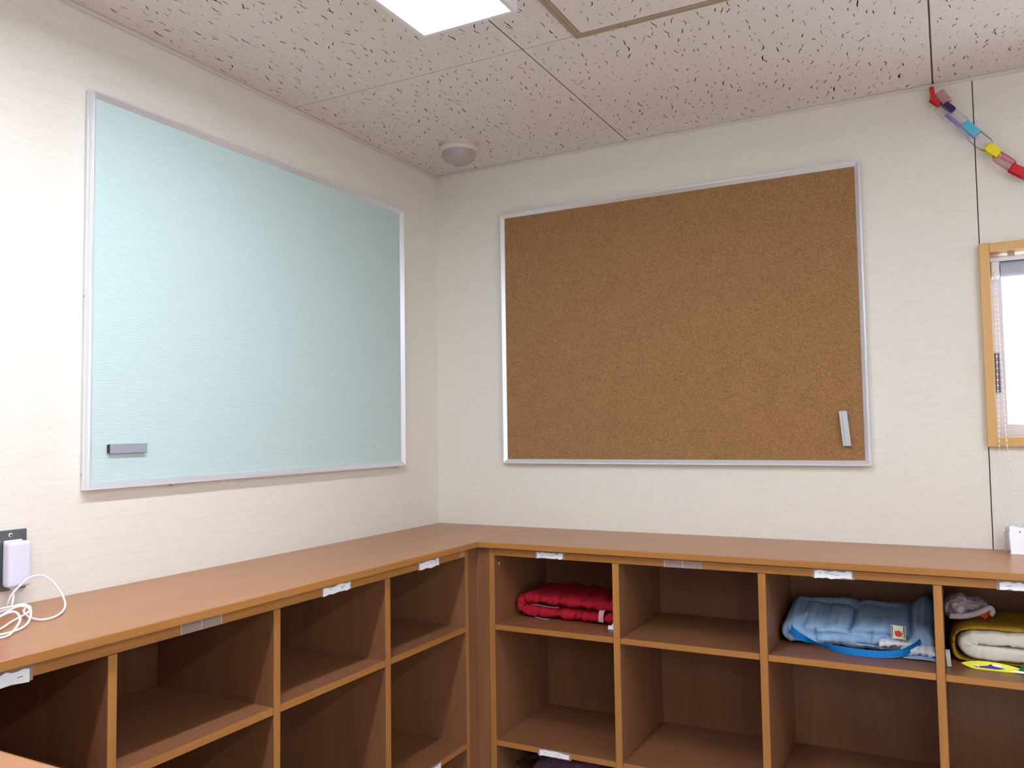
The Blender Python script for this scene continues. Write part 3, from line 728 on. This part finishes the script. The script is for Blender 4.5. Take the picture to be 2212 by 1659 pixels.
# mustard blanket
mb = empty('folded_blanket', (1.82, -.14, S1), 'mustard fleece blanket with cream lining, folded in rightmost visible compartment', 'blanket')
def hairpin(xl, xr, zb, zt, r):
    zm = (zb+zt)/2
    return [(xr, zb), ((xl+xr)/2, zb), (xl+r*2.4, zb+.001), (xl+r*.9, zb+.004), (xl, zm), (xl+r*.9, zt-.004), (xl+r*2.4, zt), ((xl+xr)/2, zt+.002), (xr, zt+.001)]
o = quilt('cream_lining', hairpin(1.702, 1.985, ZS+.0270, ZS+.0625, .016), -.262, -.03, .0360, CREAM, mb, seams=(.12, .22, .44, .56, .66, .82), seed=31, pucker=.10, rough=.0020, sub=14, e1=.17, e2=.42)
clamp_z(o, ZS, (1.6570, 2.039))
o = quilt('mustard_cover', [(1.99, ZS+.0052), (1.85, ZS+.0052), (1.72, ZS+.0052), (1.690, ZS+.008), (1.678, ZS+.018), (1.6735, ZS+.042), (1.679, ZS+.066), (1.700, ZS+.081), (1.74, ZS+.0865), (1.85, ZS+.0875), (1.99, ZS+.086)],
          -.250, -.026, .0120, MUST, mb, seed=37, rough=.0011, sub=14, e1=.2, yvar=.001)
clamp_z(o, ZS, (1.6570, 2.039))
# gauze cloth lying on the blanket
gz = empty('crumpled_cloth', (1.72, -.14, S1+.09), 'crumpled pale pink cloth with red lining on the mustard blanket', 'cloth')
def crumple(name, c, r, amp, freq, seed, mt, par, flat=.7):
    bm = bmesh.new(); bmesh.ops.create_icosphere(bm, subdivisions=5, radius=1)
    for v_ in bm.verts:
        n1 = noise.noise(v_.co*freq+Vector((seed, 0, 0))); n2 = noise.noise(v_.co*freq*2.4+Vector((0, seed, 0)))
        k = 1+amp*n1+amp*.35*(1-abs(n2)*3)
        v_.co = Vector((v_.co.x*r[0]*k, v_.co.y*r[1]*k, v_.co.z*r[2]*k))+Vector(c)
        v_.co.x = max(1.6575, v_.co.x); v_.co.z = max(ZS+.0945 if v_.co.x > 1.69 else ZS+.086, v_.co.z)
    return bm_obj(name, bm, mt, par, c, True)
crumple('gauze_body', (1.684, -.150, S1+.119), (.030, .060, .030), .20, 1.1, 5, PINKC, gz)
crumple('gauze_body', (1.715, -.135, S1+.124), (.036, .045, .018), .20, 1.2, 8, PINKC, gz)
tube('frill_edge', [(1.668, -.215, S1+.104), (1.69, -.213, S1+.104), (1.715, -.205, S1+.108), (1.742, -.196, S1+.118), (1.757, -.19, S1+.126), (1.763, -.188, S1+.117), (1.757, -.192, S1+.109)], .0075, PINKC, gz, 10, 6)
tube('red_lining', [(1.665, -.207, S1+.102), (1.70, -.202, S1+.1045), (1.73, -.196, S1+.108), (1.745, -.19, S1+.108)], .0065, REDO, gz, 10, 5)
ribbon('red_tie', [(1.752, -.192, S1+.124), (1.749, -.200, S1+.112), (1.742, -.204, S1+.104)], Vector((1, 0, 0)), .014, .003, REDO, gz, 5)
# fish shaped felt and green felt
ff = empty('felt_ornament', (1.755, -.295, S1), 'yellow leaf-shaped felt ornament with a purple motif below the blanket', 'ornament')
def leaf(name, x0, x1, z0, hh, y, mt, par, sh=1.0, th=.0012, lean=.45):
    n = 14; up, dn = [], []
    for i in range(n+1):
        f = i/n; x = x0+(x1-x0)*f; a = math.sin(PI*f**.8)
        up.append((x, z0+.010*(1-f*.4)+hh*.45*a*sh)); dn.append((x, z0+.010*(1-f*.7)-min(.010*(1-f*.7), hh*.55*a)))
    pts = dn+up[::-1][1:-1]; m_ = len(pts)
    A = [(x, y+(z-z0)*lean, z) for x, z in pts]; B = [(a, b+th, c) for a, b, c in A]
    return mesh_obj(name, A+B, [tuple(range(m_)), tuple(range(2*m_-1, m_-1, -1))]+[(i, i+m_, (i+1) % m_+m_, (i+1) % m_) for i in range(m_)], mt, par)
leaf('yellow_sheet', 1.689, 1.835, ZS, .022, -.3035, YEL, ff)
def fl(name, pts, y, mt, par, th=.0006, lean=.45):
    m_ = len(pts); A = [(x, y+(z-ZS)*lean, z) for x, z in pts]; B = [(a, b+th, c) for a, b, c in A]
    return mesh_obj(name, A+B, [tuple(range(m_)), tuple(range(2*m_-1, m_-1, -1))]+[(i, i+m_, (i+1) % m_+m_, (i+1) % m_) for i in range(m_)], mt, par)
fl('purple_motif', [(1.716, ZS+.0075), (1.722, ZS+.0045), (1.765, ZS+.0038), (1.781, ZS+.006), (1.770, ZS+.0085), (1.757, ZS+.0100), (1.752, ZS+.0135), (1.744, ZS+.0095), (1.728, ZS+.0072), (1.719, ZS+.0095)], -.3045, PUR, ff)
fl('white_motif', [(1.757, ZS+.0100), (1.770, ZS+.0085), (1.776, ZS+.0125), (1.762, ZS+.0145), (1.754, ZS+.0130)], -.3045, PAPER, ff)
fl('white_motif', [(1.7165, ZS+.0105), (1.7150, ZS+.0085), (1.7220, ZS+.0072), (1.7265, ZS+.0048), (1.7280, ZS+.0068), (1.7230, ZS+.0092)], -.3049, PAPER, ff)
gf = empty('felt_triangle', (1.825, -.31, S1), 'dark green and white felt scrap at the right end of yellow ornament', 'felt scrap')
fl('green_felt', [(1.806, ZS+.006), (1.836, ZS+.005), (1.836, ZS+.033), (1.822, ZS+.029)], -.312, GRN, gf)
fl('white_sheet', [(1.826, ZS+.020), (1.86, ZS+.006), (1.87, ZS+.038), (1.822, ZS+.036)], -.310, PAPER, gf)
fl('white_sheet', [(1.790, ZS+.0045), (1.86, ZS+.0002), (1.86, ZS+.006), (1.80, ZS+.0075)], -.313, PAPER, gf)
st = empty('white_tab', (1.662, -.30, S1), 'small off-white elastic tab beside the divider, left of yellow ornament', 'tab')
TAB = cloth('offwhite_elastic', srgb(205, 200, 190))
o = ribbon('tab_strip', [(1.6615, -.288, ZS+.034), (1.6620, -.303, ZS+.030), (1.6632, -.308, ZS+.015), (1.6640, -.309, ZS+.001)], Vector((1, 0, 0)), .0095, .004, TAB, st, 5)
clamp_z(o, ZS)
# plum knitted item on the lower shelf
pk = empty('knitted_bag', (.69, -.22, S3), 'plum knitted bag bulging in the lowest compartment near the corner', 'knitted bag')
bm = bmesh.new(); bmesh.ops.create_icosphere(bm, subdivisions=6, radius=1)
for v_ in bm.verts:
    c = v_.co.copy(); k = 1+.05*noise.noise(c*3)+.022*math.sin(c.x*46)*math.sin(c.z*40+c.y*30)
    e = .72; f = lambda t: math.copysign(abs(t)**e, t)
    v_.co = Vector((.665+f(c.x)*.165*k, -.205+f(c.y)*.150*k, S3+.155+f(c.z)*.150*k-.05*max(0, c.x)*.3))
    v_.co.x = min(max(v_.co.x, .4475), .8245); v_.co.z = max(v_.co.z, S3+.0008); v_.co.y = min(v_.co.y, -.016)
bm_obj('knitted_body', bm, PLUM, pk, (.665, -.2, S3), True)
BLK = cloth('black_trim', srgb(24, 22, 26))
tube('dark_handle', [(.475, -.30, S3+.25), (.50, -.345, S3+.275), (.545, -.352, S3+.298), (.60, -.345, S3+.314), (.66, -.335, S3+.318)], .006, BLK, pk, 10, 6)

# ------------------------------------------------------------------ socket, charger and cable
so = empty('wall_socket', (0, -1.589, 1.143), 'steel wall socket plate with visible screw at left picture edge', 'socket')
box('cover_plate', .0005, .0065, -1.6240, -1.5555, 1.0830, 1.2035, STEEL, so, .0015, 2)
lathe('plate_screw', [(.0042, .0065), (.0040, .0078), (.0022, .0082)], (0, -1.5890, 1.1935), ALU, so, 20, 'x')
ad = empty('charger', (.007, -1.584, 1.135), 'white power adapter plugged into the steel socket', 'charger')
ADM = mat('adapter_plastic', srgb(226, 224, 242), .35)
box('adapter_body', .0120, .0370, -1.6085, -1.5625, 1.0920, 1.1815, ADM, ad, .006, 3)
box('back_shell', .0068, .0125, -1.6045, -1.5665, 1.0960, 1.1835, WHITEP, ad, .002)
box('plug_stub', .0180, .0270, -1.5960, -1.5860, 1.0850, 1.0925, WHITEP, ad, .0015)
tube('power_cable', [(.0225, -1.5910, 1.086), (.0240, -1.5915, 1.072), (.034, -1.6010, 1.0560), (.042, -1.6135, 1.0600), (.050, -1.6120, 1.0800), (.055, -1.5960, 1.0990), (.058, -1.5790, 1.1110), (.065, -1.5600, 1.1120), (.078, -1.5470, 1.1000), (.092, -1.5380, 1.0780),
     (.110, -1.5400, 1.0600), (.150, -1.5690, 1.0535), (.190, -1.6120, 1.0530), (.192, -1.6400, 1.0530), (.155, -1.6405, 1.0545), (.110, -1.6230, 1.0570), (.088, -1.6050, 1.0620), (.070, -1.6000, 1.0640),
     (.060, -1.6160, 1.0600), (.080, -1.6550, 1.0570), (.110, -1.6900, 1.0540), (.150, -1.7300, 1.0540), (.135, -1.7500, 1.0550), (.100, -1.7100, 1.0600), (.085, -1.6500, 1.0660), (.100, -1.6120, 1.0660),
     (.130, -1.6250, 1.0600), (.160, -1.6750, 1.0545), (.200, -1.7250, 1.0530), (.190, -1.7450, 1.0540), (.150, -1.7000, 1.0610), (.140, -1.6550, 1.0750), (.165, -1.6450, 1.0700), (.205, -1.6750, 1.0545), (.235, -1.7200, 1.0530), (.225, -1.7500, 1.0530),
     (.185, -1.7300, 1.0650), (.175, -1.6850, 1.0750), (.200, -1.6850, 1.0650), (.230, -1.7150, 1.0530), (.260, -1.7500, 1.0530), (.240, -1.7900, 1.0530)], .0021, CABLE, ad, 10, 8)

# ------------------------------------------------------------------ paper chain garland
pc = empty('paper_chain', (1.69, -.02, 2.33), 'colourful paper chain hanging diagonally on back wall at top right', 'garland')
def pm(name, c, a=1.0):
    if a >= 1: return mat(name, c, .6)
    return clear(name, c, .4, a)
P_RED = pm('paper_red', srgb(206, 32, 38)); P_NAVY = pm('paper_navy', srgb(32, 28, 92)); P_SKY = pm('paper_sky', srgb(96, 188, 226)); P_YEL = pm('paper_yellow', srgb(246, 226, 40))
P_PALE = pm('film_pale_pink', srgb(240, 205, 208), .32); P_LIL = pm('film_lilac', srgb(190, 150, 220), .6); P_CLR = pm('film_clear', srgb(250, 250, 255), .10); P_PINK = pm('film_pink', srgb(246, 170, 214), .5)
P_ORG = pm('paper_orange', srgb(238, 180, 40)); P_GREEN = pm('paper_green', srgb(60, 160, 90))
import mathutils
def wall_pt(px, py, y=-.02):
    Cc = Vector((1.68830901, -2.59778079, 1.39171945)); d = fwd+R_*((px-1106)/1784.16)+U_*((829.5-py)/1784.16)
    t = (y-Cc.y)/d.y; return Cc+d*t
def link_ring(c, dirv, ln, wd, hgt, facing, mt):
    t = dirv.normalized(); out = Vector((0, -1, 0)); side = t.cross(out).normalized()
    wv, nv = (side, out) if facing else (out, side)
    pts = []
    for k in range(36):
        a = 2*PI*k/36; ca, sa = math.cos(a), math.sin(a)
        pts.append(c+t*ln/2*math.copysign(abs(ca)**.5, ca)+nv*hgt/2*math.copysign(abs(sa)**.5, sa))
    ribbon('paper_link', pts, [wv], wd, .0006, mt, pc, closed=True)
CH = [  # x, z, direction, length, strip width, ring height, facing, material
    ((1.6800, 2.3170), (.10, -1), .042, .011, .026, True, P_RED),
    ((1.6860, 2.2935), (.75, -.75), .032, .012, .020, True, P_RED),
    ((1.7060, 2.3020), (.45, -.8), .040, .024, .026, True, P_PALE),
    ((1.7155, 2.2760), (.66, -.72), .044, .0155, .020, True, P_NAVY),
    ((1.7060, 2.2560), (.60, -.78), .056, .022, .024, False, P_CLR),
    ((1.7270, 2.2350), (.64, -.74), .050, .0085, .010, True, P_LIL),
    ((1.7440, 2.2330), (.62, -.76), .056, .022, .026, False, P_CLR),
    ((1.7690, 2.2010), (.62, -.76), .048, .0225, .022, True, P_SKY),
    ((1.7560, 2.1960), (.62, -.76), .052, .012, .014, True, P_CLR),
    ((1.7900, 2.1660), (.64, -.74), .066, .004, .036, False, P_NAVY),
    ((1.7960, 2.1720), (.64, -.74), .060, .022, .022, False, P_CLR),
    ((1.8190, 2.1320), (.70, -.68), .042, .0225, .024, True, P_YEL),
    ((1.8450, 2.0990), (.72, -.68), .060, .022, .028, False, P_PALE),
    ((1.8540, 2.1010), (.76, -.62), .040, .008, .012, True, P_PINK),
    ((1.8800, 2.0630), (.80, -.60), .054, .023, .024, True, P_RED),
    ((1.9120, 2.0390), (.80, -.58), .058, .022, .028, False, P_CLR),
    ((1.9460, 2.0170), (.84, -.50), .046, .022, .024, True, P_GREEN),
    ((1.9830, 1.9990), (.90, -.42), .058, .022, .028, False, P_PINK),
    ((2.0210, 1.9840), (.94, -.34), .046, .022, .024, True, P_ORG)]
for (x, z), (dx, dz), ln, wd, hg, fc, mt in CH:
    link_ring(Vector((x, -.0225, z)), Vector((dx, 0, dz)), ln, wd, hg, fc, mt)
